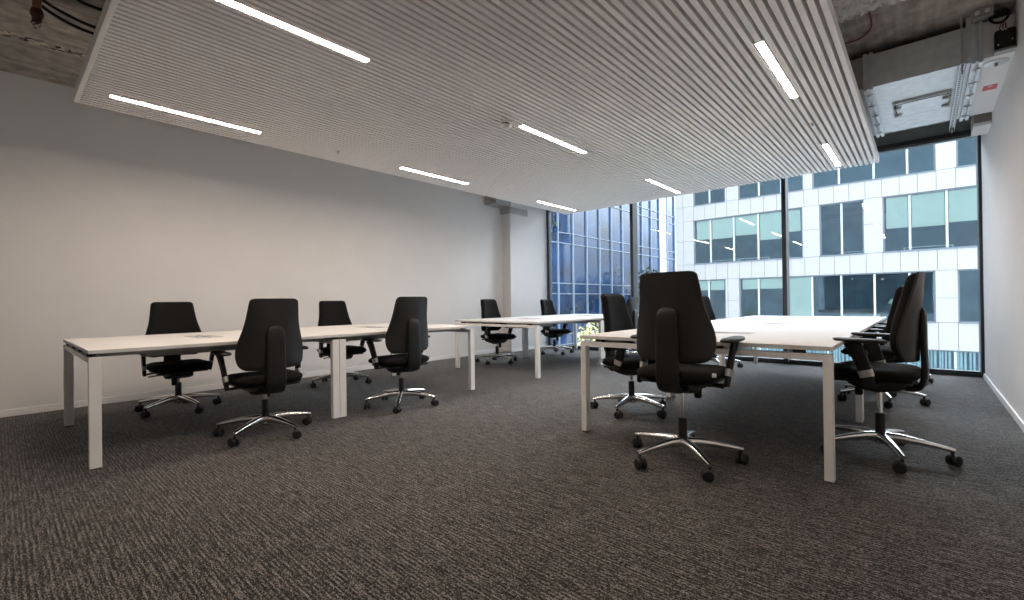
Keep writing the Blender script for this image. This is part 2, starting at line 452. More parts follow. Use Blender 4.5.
# red cable
b = newbm(); tube(b, smooth_pts([(-.285, 4.40, 3.16), (-.282, 4.45, 3.195), (-.276, 4.63, 3.20), (-.288, 4.765, 3.2), (-.334, 4.857, 3.2), (-.391, 4.903, 3.2), (-.496, 4.9, 3.2), (-.75, 4.92, 3.2)]), .0055, 8)
tag(obj('cable', b, 'red', None, True), 'thin red cable curving across the bare concrete beside the duct', 'cable')
b = newbm(); tube(b, [(-.47, 4.66, 3.215), (-.47, 4.66, 2.95)], .003, 6); lathe(b, [(.012, 0), (.012, .012)], (-.47, 4.66, 3.20), 10)
tag(obj('hanger_wire', b, 'steel'), 'thin hanging wire with dark anchor above the canopy edge', 'wire')

# ventilation duct
ZB, ZT, DY0, DY1 = 2.86, 3.15, 5.17, 6.72
t = thing('ventilation_duct', 'large galvanised ventilation duct with access hatch under the concrete by the window', 'duct', (0, DY0, ZB))
def dbox(b, x0, x1, y0, y1, z0, z1, bev=.0): box(b, x0, x1, y0-DY0, y1-DY0, z0-ZB, z1-ZB, bev)
b = newbm(); dbox(b, -2.2, -.372, DY0+.004, DY1-.004, ZB+.006, ZT); obj('rear_section', b, 'galvd', t)  # darker metal paints in the shade above the canopy
b = newbm(); dbox(b, -.303, .308, DY0, DY1, ZB, ZT)
for x in (-.13, .06):      # standing folds
    dbox(b, x-.005, x+.005, DY0-.010, DY1+.010, ZB-.008, ZT)
obj('middle_section', b, 'galv', t)
b = newbm(); dbox(b, .377, XR, DY0+.003, DY1-.003, ZB+.004, ZT); tag(obj('white_section', b, 'white', t), 'white painted end section')
for x0, x1 in ((-.372, -.303), (.308, .377)):
    b = newbm()
    for (p, q) in ((x0, x0+.026), (x1-.026, x1)):
        dbox(b, p, q, DY0-.028, DY1+.028, ZB-.026, ZT+.012, .002)
    dbox(b, x0+.026, x1-.026, DY0-.012, DY1+.012, ZB-.010, ZT+.004)
    fl = obj('flange', b, 'galv', t)
    for k in range(5):
        y = DY0+.12+k*.32
        b = newbm(); dbox(b, x0+.008, x1-.008, y-.022, y+.022, ZB-.036, ZB-.024, .003); lathe(b, [(.008, -.008), (.008, 0)], ((x0+x1)/2, y-DY0, -.036), 8)
        obj('flange_clamp', b, 'steel', fl)
hx0, hx1, hy0, hy1 = -.195, .220, 5.71, 6.185
b = newbm(); dbox(b, hx0, hx1, hy0, hy1, ZB-.010, ZB, .003); dbox(b, hx0+.018, hx1-.018, hy0+.022, hy1-.022, ZB-.018, ZB-.010, .003)
hatch = obj('access_hatch', b, 'galv', t)
b = newbm(); box_ = lambda x0, x1, y0, y1: dbox(b, x0, x1, y0, y1, ZB-.0135, ZB-.0095, .001)
box_(hx0, hx1, hy0, hy0+.016); box_(hx0, hx1, hy1-.016, hy1); box_(hx0, hx0+.014, hy0+.016, hy1-.016); box_(hx1-.014, hx1, hy0+.016, hy1-.016)
obj('hatch_frame', b, 'galvd', hatch)
for x in (hx0+.035, hx1-.035):
    for y in (hy0+.12, hy1-.12):
        b = newbm(); dbox(b, x-.03, x+.03, y-.010, y+.010, ZB-.028, ZB-.018, .002); tube(b, [(x-.028, y-DY0-.02, -.03), (x+.025, y-DY0, -.04)], .004, 6)
        tube(b, [(x-.028, y-DY0+.02, -.03), (x+.025, y-DY0, -.04)], .004, 6)
        obj('hatch_latch', b, 'galvd', hatch)
b = newbm(); tube(b, smooth_pts([(hx0+.03, hy1-.06-DY0, -.022), (hx0+.02, hy0+.10-DY0, -.03), (hx0+.06, hy0+.02-DY0, -.03), (hx1-.06, hy0+.01-DY0, -.03), (hx1-.02, hy0+.06-DY0, -.022)]), .0035, 6)
obj('seal_wire', b, 'dark', hatch, True)
b = newbm(); dbox(b, .425, .515, 5.86, 5.985, ZB+.001, ZB+.0035); tag(obj('warning_label', b, 'redlabel', t), 'small red label')
b = newbm(); dbox(b, .455, .485, 5.87, 5.90, ZB+.0, ZB+.0012); obj('label_print', b, 'paper', t)
b = newbm(); lathe(b, [(.075, 0), (.075, -.004), (.07, -.006)], (.46, 5.32-DY0, .003), 28)
obj('round_cover', b, 'galv', t, True)
b = newbm(); lathe(b, [(.012, -.006), (.010, -.03)], (.46, 5.32-DY0, .003), 12); obj('cover_knob', b, 'galvd', t, True)
# trapeze hanger
t = thing('trapeze_hanger', 'perforated steel channel and threaded rods carrying the ventilation duct', 'hanger', (.255, DY0, ZB-.075))
b = newbm()
box(b, -.021, -.018, -.11, 1.72, 0, .041); box(b, .018, .021, -.11, 1.72, 0, .041); box(b, -.018, .018, -.11, 1.72, .038, .041)
obj('channel', b, 'slotted', t)
for y in (-.075, 1.68):
    b = newbm(); tube(b, [(0, y, -.03), (0, y, ZC-ZB+.075)], .006, 8); obj('threaded_rod', b, 'steel', t, True)
    b = newbm(); lathe(b, [(.012, -.012), (.012, 0)], (0, y, 0), 6); obj('nut', b, 'steel', t)
b = newbm()
box(b, .025, .055, -.06, -.045, .05, ZC-ZB+.05)
for k in range(12): box(b, .033, .047, -.0645, -.06, .085+k*.026, .085+k*.026+.014)
obj('perforated_strap', b, 'steel', t)
# actuator with coil
t = thing('damper_actuator', 'black damper actuator box with red wires on the white duct end', 'actuator', (.487, 5.165, 2.875))
b = newbm(); box(b, -.052, .058, -.075, 0, .0, .15, .012, 3); obj('actuator_body', b, 'black', t)
b = newbm(); box(b, -.055, .062, -.085, 0, -.018, .001, .003); obj('mounting_plate', b, 'galvd', t)
for x, z in ((-.035, .035), (.04, .055), (-.01, .14), (.006, .14)):
    b = newbm(); lathe(b, [(.006, 0), (.005, .004)], (x, -.079, z), 10, 'y'); obj('screw', b, 'paper', t)
for k in range(3):
    b = newbm(); tube(b, smooth_pts([(-.02+k*.014, -.06, .145), (-.025+k*.016, -.07, .165), (-.015+k*.01, -.06, .20)]), .004, 6); tag(obj('wire', b, 'red', t, True), 'red wire')
b = newbm()
for k in range(5): torus(b, (.462+.005*math.sin(k*2), 5.13-.004*k, 3.14+.004*math.cos(k*3)), .050-.002*(k % 2), .0042, 'y', 30, 6)
tag(obj('cable_coil', b, 'black', None, True), 'coil of black cable hung above the black actuator box', 'cable')
t = thing('beam_bracket', 'grey steel bracket with two bolts under the ceiling beside the cable coil', 'bracket', (.37, 5.1, ZC))
b = newbm(); box(b, -.06, .06, -.04, .04, -.07, -.001, .004); obj('bracket_plate', b, 'galvd', t)
for x in (-.03, .025):
    b = newbm(); lathe(b, [(.015, -.014), (.015, 0)], (x, -.04, -.035), 6, 'y'); obj('bolt', b, 'paper', t)

# ------------------------------------------------------------------ desks
DH = .74
def make_desk(W, Lg):
    r = thing('bench_desk', 'tmp', 'desk', (0, 0, 0), 0, 'white bench desks')
    w, l = W/2, Lg/2
    b = newbm(); box(b, -w, w, -l+.0015, l-.0015, DH-.025, DH, .0025); obj('tabletop', b, 'desk', r)
    for sy in (-1, 1):
        y0, y1 = (-l+.002, -l+.062) if sy < 0 else (l-.062, l-.002)
        for x0, x1 in ((-w+.002, -w+.047), (w-.047, w-.002)):
            b = newbm(); box(b, x0, x1, y0, y1, .006, .695, .003)
            lg = obj('leg', b, 'leg', r)
            b = newbm(); box(b, x0+.006, x1-.006, y0+.006, y1-.006, 0, .006); obj('foot_pad', b, 'black', lg)
        b = newbm(); box(b, -w+.047, w-.047, y0, y1, .66, .695, .002); obj('end_rail', b, 'leg', r)
        for x in (-w+.16, -.2, .2, w-.16):
            b = newbm(); box(b, x-.03, x+.03, y0+.01, y1-.01, .695, DH-.025); obj('spacer', b, 'dark', r)
    for x in (-w+.20, w-.20):
        b = newbm(); box(b, x-.02, x+.02, -l+.062, l-.062, .680, DH-.025, .002); obj('side_beam', b, 'beam', r)
    b = newbm(); box(b, -.205, .205, -.095, .095, DH, DH+.0025, .001)
    fl = obj('cable_flap', b, 'flap', r)
    b = newbm(); box(b, -.195, .195, -.007, .007, DH+.0025, DH+.0032); box(b, -.05, .05, -.055, -.045, DH+.0025, DH+.0036); obj('flap_slot', b, 'dark', fl)
    b = newbm(); box(b, -.14, .14, -.42, .42, .615, .618); box(b, -.14, -.137, -.42, .42, .618, .675); box(b, .137, .14, -.42, .42, .618, .675)
    for y in (-.38, .38): box(b, -.02, .02, y-.02, y+.02, .618, DH-.025)
    obj('cable_tray', b, 'beam', r)
    return r
W_, L_ = 1.613, 1.6375
desk = make_desk(W_, L_)
spots = [(-4.645, .3725+L_/2, 'white bench desk nearest the long wall and the camera'),
         (-4.645, .3725+L_*1.5, 'white wall-side bench desk joined to the far end of the nearest one'),
         (-4.535, 4.66+L_/2, 'white bench desk beside the pilaster, camera end of the window pair'),
         (-4.535, 4.66+L_*1.5, 'white bench desk against the first window beyond the pilaster'),
         (-1.173, 3.0004+L_/2, 'white bench desk with an office chair at its head, front of the row of three'),
         (-1.173, 3.0004+L_*1.5, 'middle white bench desk of the row of three'),
         (-1.173, 3.0004+L_*2.5, 'white bench desk at the window end of the row of three')]
for o in [desk]+list(desk.children): KIDS[o.name] = list(o.children)
for i, (x, y, lab) in enumerate(spots):
    d = desk if i == 0 else copy_tree(desk)
    d.location = (x, y, 0); d['label'] = lab

# ------------------------------------------------------------------ office chairs
WT = [(0, .205), (.04, .226), (.12, .242), (.24, .248), (.34, .241), (.45, .225), (.58, .204), (.72, .190), (.86, .182), (1, .172)]
def halfw(v):
    w = sum(interp(WT, min(1, max(0, v+d))) for d in (-.05, -.025, 0, .025, .05))/5
    rb, rt = .07, .05
    if v < rb: w -= .05*(1-math.sqrt(max(0, 1-((rb-v)/rb)**2)))
    if v > 1-rt: w -= .035*(1-math.sqrt(max(0, 1-((v-1+rt)/rt)**2)))
    return w
ZS0, ZS1 = .520, 1.055
FT = [(0, -.150), (.10, -.122), (.22, -.104), (.36, -.108), (.52, -.124), (.70, -.142), (.85, -.156), (1, -.168)]
def front_y(v): return sum(interp(FT, min(1, max(0, v+d))) for d in (-.06, -.03, 0, .03, .06))/5
VS = [0, .006, .015, .03, .05, .075]+[.1+.8*k/18 for k in range(19)]+[.93, .955, .975, .99, 1.0]
US = [-1, -.985, -.96, -.92, -.85]+[-.75+1.5*k/12 for k in range(13)]+[.85, .92, .96, .985, 1]
def slab(b, fr, bk):
    """closed surface between two grids (front and back) over (u,v)"""
    F = [[b.verts.new(fr(u, v)) for u in US] for v in VS]; B = [[b.verts.new(bk(u, v)) for u in US] for v in VS]
    n, m = len(VS), len(US)
    for i in range(n-1):
        for j in range(m-1):
            b.faces.new((F[i][j], F[i][j+1], F[i+1][j+1], F[i+1][j]))
            b.faces.new((B[i][j], B[i+1][j], B[i+1][j+1], B[i][j+1]))
    for i in range(n-1):
        b.faces.new((F[i][0], F[i+1][0], B[i+1][0], B[i][0])); b.faces.new((F[i][-1], B[i][-1], B[i+1][-1], F[i+1][-1]))
    for j in range(m-1):
        b.faces.new((F[0][j], B[0][j], B[0][j+1], F[0][j+1])); b.faces.new((F[-1][j], F[-1][j+1], B[-1][j+1], B[-1][j]))
def zz(v): return ZS0+v*(ZS1-ZS0)
def wrap(u, v): return (.034+.040*(1-v))*abs(u)**2.1

def make_chair():
    r = thing('office_chair', 'tmp', 'office chair', (0, 0, 0), 0, 'black high-back office chairs')
    # base
    b = newbm(); lathe(b, [(.030, .075), (.046, .083), (.048, .125), (.040, .142), (.028, .146)], seg=24)
    for k in range(5):
        a = 2*PI*k/5; d = Vector((math.cos(a), math.sin(a), 0)); s = (-d.y, d.x, 0)
        pts = [d*.03+Vector((0, 0, .120)), d*.10+Vector((0, 0, .122)), d*.18+Vector((0, 0, .116)), d*.26+Vector((0, 0, .106)), d*.315+Vector((0, 0, .097)), d*.345+Vector((0, 0, .092))]
        sweep(b, pts, [.030, .0255, .022, .019, .017, .0155], [.031, .027, .021, .016, .0135, .011], s, 2.6, 14)
    base = obj('star_base', b, 'chrome', r, True)
    ca = []
    for k in range(5):
        a = 2*PI*k/5; sw = a+[.9, 2.3, -.7, 1.5, -1.9][k]
        c = Vector((math.cos(a)*.332, math.sin(a)*.332, 0)); q = Vector((math.cos(sw), math.sin(sw), 0)); n = Vector((-q.y, q.x, 0))
        b = newbm(); tube(b, [c+Vector((0, 0, .045)), c+Vector((0, 0, .090))], .0095, 10)
        cc = c+q*.012
        sweep(b, [cc+n*-.024+Vector((0, 0, .038)), cc+n*.024+Vector((0, 0, .038))], [.016]*2, [.014]*2, q, 2.5, 12)
        co = obj('castor', b, 'wheel', r, True)
        for sgn in (-1, 1):
            b = newbm(); rings = []
            for rr, hh in ((.012, .0), (.028, .001), (.0325, .006), (.0325, .018), (.027, .023), (.010, .024)):
                rings.append([b.verts.new(cc+Vector((0, 0, .0325))+n*sgn*(.006+hh)+(q*math.cos(2*PI*j/20)+Vector((0, 0, 1))*math.sin(2*PI*j/20))*rr) for j in range(20)])
            for A, B_ in zip(rings, rings[1:]):
                for j in range(20): b.faces.new((A[j], A[(j+1) % 20], B_[(j+1) % 20], B_[j]))
            b.faces.new(rings[0]); b.faces.new(rings[-1])
            obj('wheel', b, 'wheel', co, True)
    b = newbm(); lathe(b, [(.0265, .140), (.0265, .262), (.0225, .27)], seg=20); obj('column_sleeve', b, 'black', r, True)
    b = newbm(); lathe(b, [(.014, .268), (.014, .46)], seg=16); obj('gas_piston', b, 'chrome', r, True)
    # everything below rises with the piston
    up = []
    def part(nm, b, m, parent=r, sm=True):
        o = obj(nm, b, m, parent, sm)
        if parent is r: up.append(o)
        return o
    b = newbm(); sweep(b, [(0, -.13, .368), (0, -.09, .36), (0, .0, .352), (0, .09, .358), (0, .15, .372)], [.09, .105, .115, .105, .085], [.022, .036, .042, .036, .020], (1, 0, 0), 4, 20)
    lathe(b, [(.034, .312), (.044, .345)], seg=18)
    part('mechanism', b, 'black')
    b = newbm(); lathe(b, [(.018, .265), (.024, .275), (.024, .345), (.020, .352)], (.055, .115, 0), 16); part('tension_knob', b, 'black')
    b = newbm(); tube(b, smooth_pts([(.10, .03, .36), (.19, .04, .362), (.235, .045, .358)]), [.006]*16+[.011], 8); part('lever', b, 'black')
    # seat : rounded cushion with waterfall front
    b = newbm(); nu, nv = 22, 24
    def sp(u, v, top):
        x = u*.245; y = -.205+v*.485
        k = (abs(u)**5+abs(2*v-1)**5)
        s = (max(1e-9, k))**(1/5); f = 1 if s <= 1 else 1/s
        # squircle mapping of the square
        mxv = max(abs(u), abs(2*v-1)); sc = mxv/s if s > 0 else 1
        x *= sc; y = .0375+(y-.0375)*sc
        e = max(0, 1-mxv**6)**.5
        wf = .028*max(0, (v-.72)/.28)**2
        dish = -.012*(1-abs(u)**2)*(1-abs(2*v-1)**2)
        if top: return Vector((x, y, .437+.046*e+dish*e-wf))
        return Vector((x*.985, y, .437-.040*e-wf*.4))
    g = {}
    for top in (0, 1):
        for i in range(nv+1):
            for j in range(nu+1):
                u = -math.cos(PI*j/nu); v = (1-math.cos(PI*i/nv))/2
                edge = i in (0, nv) or j in (0, nu)
                if edge and top: g[1, i, j] = g[0, i, j]
                else: g[top, i, j] = b.verts.new(sp(u, v, top))
    for top in (0, 1):
        for i in range(nv):
            for j in range(nu):
                q = [g[top, i, j], g[top, i, j+1], g[top, i+1, j+1], g[top, i+1, j]]
                b.faces.new(q if top else q[::-1])
    part('seat', b, 'fabric')
    b = newbm(); box(b, -.20, .20, -.17, .21, .383, .400, .008); part('seat_pan', b, 'black', r, False)
    # back shell and cushion
    b = newbm()
    def rear_y(v): return -.222+(1-v)*.028
    def edge_y(v): return front_y(v)-.078+wrap(1, v)
    def shy(u, v): return rear_y(v)+(edge_y(v)-rear_y(v))*abs(u)**2.3
    slab(b, lambda u, v: Vector((u*halfw(v), shy(u, v)+.012, zz(v))), lambda u, v: Vector((u*(halfw(v)-.003), shy(u, v), zz(v))))
    sh = part('back_shell', b, 'shell')
    b = newbm()
    def cf(u, v):
        e = (max(0, 1-abs(u)**14)*max(0, 1-abs(2*v-1)**14))**.5
        y1 = front_y(v)+wrap(u, v)*.75
        y0 = shy(u, v)+.0125
        return Vector((u*(halfw(v)-.008), y0+(max(y1, y0+.012)-y0)*e, zz(v)*.985+.0115))
    slab(b, cf, lambda u, v: Vector((u*(halfw(v)-.008), shy(u, v)+.0122, zz(v)*.985+.0115)))
    part('back_cushion', b, 'fabric')
    # spine : tapered bracket, arched top, wrapping under the seat
    b = newbm()
    path = [(0, -.206, .846), (0, -.209, .838), (0, -.212, .822), (0, -.214, .79), (0, -.215, .74), (0, -.215, .66), (0, -.216, .58), (0, -.218, .50), (0, -.218, .43), (0, -.211, .39), (0, -.195, .362), (0, -.170, .350), (0, -.12, .350), (0, -.06, .352)]
    ws = [.022, .045, .058, .066, .067, .068, .069, .070, .071, .071, .070, .068, .064, .060]
    ts = [.006, .010, .013, .015, .016, .016, .016, .017, .018, .018, .018, .018, .017, .016]
    sweep(b, path, ws, ts, (1, 0, 0), 4, 20); part('back_support', b, 'black')
    b = newbm(); box(b, -.0725, .0725, -.2365, -.2005, .468, .471); part('support_seam', b, 'dark', r, False)
    for x in (-.05, .05):
        b = newbm(); box(b, x-.012, x+.012, -.206, -.196, .60, .66, .003); part('shell_mount', b, 'black', r, False)
    # arms
    for sgn in (-1, 1):
        b = newbm()
        path = [(sgn*.262, .015, .372), (sgn*.266, .022, .42), (sgn*.272, .045, .50), (sgn*.280, .072, .58), (sgn*.286, .090, .625), (sgn*.289, .095, .640)]
        sweep(b, path, [.030, .033, .036, .039, .043, .046], [.012, .013, .014, .015, .016, .018], (0, 1, 0), 4, 14)
        sweep(b, [(sgn*.08, .0, .388), (sgn*.20, .0, .384), (sgn*.258, .012, .380)], [.030, .028, .026], [.007]*3, (0, 1, 0), 4, 12)
        ar = part('armrest', b, 'black')
        b = newbm()
        pts = [(sgn*.282, -.072, .644), (sgn*.283, -.060, .647), (sgn*.285, -.02, .649), (sgn*.288, .06, .649), (sgn*.288, .13, .651), (sgn*.284, .175, .654), (sgn*.281, .188, .656)]
        sweep(b, pts, [.018, .034, .042, .046, .046, .036, .016], [.006, .011, .013, .014, .013, .010, .005], (1, 0, 0), 3, 16)
        obj('arm_pad', b, 'black', ar, True)
        b = newbm()
        p0, p1 = Vector((sgn*.267, .025, .432)), Vector((sgn*.2705, .037, .472))
        sweep(b, [p0, p1], [.0365, .0375], [.0155, .016], (0, 1, 0), 4, 14)
        tag(obj('height_clip', b, 'clip', ar, True), 'silver height adjusting clip')
    b = newbm(); box(b, .232, .254, -.150, -.143, .446, .468, .001); part('slider_knob', b, 'paper', r, False)  # bright slider knob beside the seat, drawn as a small white block
    return r, up
chair, risers = make_chair()
riser_names = {o.name.split('.')[0] for o in risers}
for o in [chair]+list(chair.children): KIDS[o.name] = list(o.children)
base_names = {'star_base', 'castor'}
F_PX, F_NX, F_PY = -PI/2, PI/2, 0.0      # facing +x, -x, +y
# (x, y, facing, base angle in world (deg), lift, label)
chairs = [
    (-5.396, 1.169, F_PX, 14, -.005, 'black office chair between the long wall and the nearest desk'),
    (-3.855, 1.40, F_NX, 16, .0, 'black office chair with its back to the aisle at the nearest wall-side desk'),
    (-5.44, 2.862, F_PX, 44, -.005, 'black office chair by the long wall, behind the paired desk legs'),
    (-3.846, 2.654, F_NX, 32, .013, 'black office chair on the aisle side, at the second wall-side desk'),
    (-5.28, 5.527, F_PX, 68, .0, 'black office chair in front of the pilaster'),
    (-5.305, 7.155, F_PX, 48, -.01, 'black office chair between the pilaster and the first window'),
    (-3.80, 7.12, F_NX, 30, .0, 'black office chair on the aisle side of the desk by the first window'),
    (-1.13, 2.852, F_PY, 28, .115, 'tall black office chair at the head of the row of three desks'),
    (-1.99, 3.848, F_PX-.05, 60, .015, 'black office chair beside the front desk of three, half behind the head chair'),
    (-2.33, 7.14, F_PX-.15, 10, .01, 'black office chair by the middle window at the far desk of the row of three'),
    (-.213, 3.745, F_NX-.06, 2, .095, 'raised black office chair nearest the duct-side wall'),
    (-.335, 5.674, F_NX, 0, .05, 'black office chair right behind the raised one along the duct-side wall'),
    (-.27, 7.06, F_NX, 20, .02, 'black office chair closest to the window on the duct-side of the far desk'),
]
for i, (x, y, rz, ba, lift, lab) in enumerate(chairs):
    c = copy_tree(chair)
    c.location = (x, y, 0); c.rotation_euler = (0, 0, rz); c['label'] = lab
    phi = math.radians(ba)-rz
    for ch in kids(c):
        n = ch.name.split('.')[0]
        if n in base_names: ch.rotation_euler = (0, 0, phi)
        elif n in riser_names: ch.location = (0, 0, lift)
def drop(o):
    for c in list(o.children): drop(c)
    bpy.data.objects.remove(o, do_unlink=True)
drop(chair)

# ------------------------------------------------------------------ outside
GZ = -5.3
bm = newbm(); box(bm, -60, 40, YW+1.0, 75, GZ-.3, GZ); struct('ground', bm, 'ground')
# --- white office building across the street
FY = 27.0
wb = thing('office_building', 'white clad office building with ribbon windows across the street', 'building', (0, FY, GZ))
def wbx(b, x0, x1, y0, y1, z0, z1, bev=0): box(b, x0, x1, y0-FY, y1-FY, z0-GZ, z1-GZ, bev)
FX0, FX1, FTOP = -10.95, 5.5, 9.9
rows = {
 'r1': (6.42, 8.95, [(-9.87, -8.14, [-9.0]), (-7.44, -4.42, [-6.45, -5.4]), (-4.02, .48, [-2.95, -1.63, -.45]), (1.13, 4.9, [2.4, 3.6])]),
 'r2': (3.03, 5.57, [(-9.89, -4.47, [-8.97, -7.73, -6.51, -5.3]), (-3.75, -2.02, [-2.87]), (-1.32, 4.9, [-.39, .81, 2.0, 3.2])]),
 'r3': (-.13, 2.11, [(-10.0, -8.18, [-9.1]), (-7.47, .41, [-6.53, -5.35, -4.11, -2.92, -1.66, -.43]), (1.11, 4.9, [2.4, 3.6])]),
 'r4': (-3.5, -1.32, [(-9.9, 4.9, [-8, -6.5, -5, -3.5, -2, -.5, 1, 2.5, 3.7])]),
}
order = ['r4', 'r3', 'r2', 'r1']
bc = newbm(); bj = newbm()
def panels(x0, x1, z0, z1):
    """cladding boards with open joints; boards keep the 0.61 m module"""
    k0 = math.floor((x0+.12)/.61); xs = [x0]
    k = k0+1
    while -.12+k*.61 < x1-.08:
        if -.12+k*.61 > x0+.08: xs.append(-.12+k*.61)
        k += 1
    xs.append(x1)
    for a, c in zip(xs, xs[1:]): wbx(bc, a+.008, c-.008, FY, FY+.05, z0+.008, z1-.008)
    wbx(bj, x0, x1, FY+.05, FY+.25, z0, z1)
z = GZ
for rn in order:
    z0, z1, ws = rows[rn]
    if z0-z > 1.3: panels(FX0, FX1, z, (z+z0)/2); panels(FX0, FX1, (z+z0)/2, z0)
    else: panels(FX0, FX1, z, z0)
    px = FX0
    for (a, c, ml) in ws+[(FX1, FX1, [])]:
        if a > px+.01:
            zm = z1-1.19
            panels(px, a, z0, zm); panels(px, a, zm, z1)
        px = c
    z = z1
panels(FX0, FX1, z, FTOP)
obj('cladding', bc, 'cladding', wb); obj('wall_core', bj, 'joint', wb)
b = newbm(); wbx(b, FX0, FX0+.2, FY+.25, FY+9, GZ, FTOP); wbx(b, FX1-.2, FX1, FY+.25, FY+9, GZ, FTOP); wbx(b, FX0, FX1, FY+8.8, FY+9, GZ, FTOP); wbx(b, FX0, FX1, FY, FY+9, FTOP, FTOP+.3)
obj('side_wall', b, 'cladding', wb)
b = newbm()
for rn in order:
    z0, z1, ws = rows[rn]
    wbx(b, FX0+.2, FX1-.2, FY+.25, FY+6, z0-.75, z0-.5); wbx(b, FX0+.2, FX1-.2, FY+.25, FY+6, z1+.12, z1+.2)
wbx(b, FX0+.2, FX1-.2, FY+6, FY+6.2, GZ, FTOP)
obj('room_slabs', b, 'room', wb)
random.seed(3)
for rn in order:
    z0, z1, ws = rows[rn]
    for (a, c, ml) in ws:
        b = newbm(); f = .055
        wbx(b, a, c, FY+.10, FY+.20, z0, z0+f); wbx(b, a, c, FY+.10, FY+.20, z1-f, z1)
        wbx(b, a, a+f, FY+.10, FY+.20, z0+f, z1-f); wbx(b, c-f, c, FY+.10, FY+.20, z0+f, z1-f)
        wbx(b, a-.01, c+.01, FY-.03, FY+.10, z0-.03, z0+.012)
        fr = obj('window', b, 'wframe', wb)
        b = newbm()
        for x in ml: wbx(b, x-.04, x+.04, FY+.09, FY+.21, z0+f, z1-f)
        obj('mullion', b, 'wmull', fr)
        b = newbm(); wbx(b, a+f, c-f, FY+.145, FY+.155, z0+f, z1-f); obj('pane', b, 'farpane', fr)
        es = [a+f]+[x for x in ml]+[c-f]
        for p, q in zip(es, es[1:]):
            if rn == 'r4':
                b = newbm(); xx = p+.05
                while xx < q-.1:
                    ww = random.uniform(.05, .085); wbx(b, xx, xx+ww, FY+.28, FY+.30, z0+.05, z1-.05); xx += ww+random.choice([.02, .05, .05, .09])
                obj('curtain', b, 'curtain', fr)
                continue
            h = z1-z0
            if rn == 'r2': dr = h*(.42 if a < -4 else (0 if a < -3 else .55)); dr *= random.choice([1, 1.03, .97]); dr = dr*(1.35 if abs(p+6.51) < .1 else 1)
            elif rn == 'r3': dr = h*.24 if p < -5.4 else (h*.98 if abs(p+5.35) < .1 else 0)
            else: dr = random.choice([0, 0, h*.3])
            if dr > .05:
                b = newbm(); wbx(b, p+.06, q-.06, FY+.205, FY+.215, z1-.06-dr, z1-.06); obj('blind', b, 'blind', fr)
# desks and a lamp behind the far windows
def far_desk(x, zf, y, w, lab):
    t = thing('far_desk', lab, 'desk', (x, y, zf), 0, 'desks behind the far windows')
    b = newbm(); box(b, -w/2, w/2, -.35, .35, .70, .74, .005); obj('tabletop', b, 'white', t)
    for s in (-1, 1):
        b = newbm(); box(b, s*(w/2-.05)-.03, s*(w/2-.05)+.03, -.33, .33, 0, .70, .004); obj('leg', b, 'white', t)
for x, zf, y, w, lab in ((-7.0, 2.54, 28.4, 1.6, 'white desk inside the second window band opposite, under the raised blind'),
                         (-8.65, 2.54, 28.6, 1.4, 'white desk inside the second window band opposite, near the corner'),
                         (.2, 2.54, 28.4, 1.7, 'white desk inside the second window band opposite, beside the wall edge'),
                         (-2.4, 2.54, 28.7, 1.2, 'white desk inside the small two pane window opposite'),
                         (-2.3, -.61, 28.6, 1.5, 'white desk inside the lower window band opposite')):
    far_desk(x, zf, y, w, lab)
t = thing('floor_lamp', 'pale dome-shaded lamp standing inside the lower window band opposite', 'lamp', (-.98, 27.9, -.62))
b = newbm(); lathe(b, [(.12, 0), (.12, .02), (.02, .03), (.02, 1.35)], seg=16); obj('lamp_stand', b, 'white', t, True)
b = newbm(); lathe(b, [(.24, 1.30), (.21, 1.42), (.12, 1.52), (.03, 1.56)], seg=24); obj('lamp_shade', b, 'blind', t, True)

# --- blue glass building on the far side of the lane
BX = -18.0
gb = thing('glass_building', 'tall blue glass office building facing the lane beside the white one', 'building', (BX, 30, GZ))
def gbx(b, x0, x1, y0, y1, z0, z1): box(b, x0-BX, x1-BX, y0-30, y1-30, z0-GZ, z1-GZ)
Y0, Y1, ZT_ = 14.0, 56.0, 15.2
b = newbm(); gbx(b, BX-12, BX-.3, Y0, Y1, GZ, ZT_); obj('building_core', b, 'joint', gb)
bg = newbm(); bmn = newbm(); bp_ = newbm(); step = 1.75
ys = [Y0+.25+k*step for k in range(int((Y1-Y0)/step)+1)]
zs = []
z = GZ
while z < ZT_-1: zs.append((z, z+.7, z+3.4)); z += 3.4
for y in ys:
    gbx(bmn, BX-.06, BX+.10, y-.032, y+.032, GZ, ZT_)
for z0, z1, z2 in zs:
    for zz_ in (z0, z1): gbx(bmn, BX-.06, BX+.06, Y0, Y1, zz_-.022, zz_+.022)
k = 0
for a, c in zip(ys, ys[1:]):
    for z0, z1, z2 in zs:
        white = a > 39.0 and (int(a) % 3 != 0)
        tgt = bp_ if white else bg
        for q0, q1 in ((z0, z1), (z1, z2)):
            dt = random.uniform(-.012, .012); w = [(BX-.02+dt, a+.05, q0+.04), (BX-.02-dt, c-.05, q0+.04), (BX-.02-dt*.5, c-.05, q1-.04), (BX-.02+dt*1.4, a+.05, q1-.04)]
            f0 = [tgt.verts.new((p[0]-BX, p[1]-30, p[2]-GZ)) for p in w]; f1 = [tgt.verts.new((p[0]-BX-.03, p[1]-30, p[2]-GZ)) for p in w]
            tgt.faces.new(f0); tgt.faces.new(f1[::-1])
            for i in range(4): tgt.faces.new((f0[i], f0[(i+1) % 4], f1[(i+1) % 4], f1[i]))
obj('glass_panels', bg, 'bglass', gb); obj('mullion_grid', bmn, 'bmull', gb)
if len(bp_.faces): tag(obj('white_panels', bp_, 'bpanel', gb), 'pale solid wall panels')

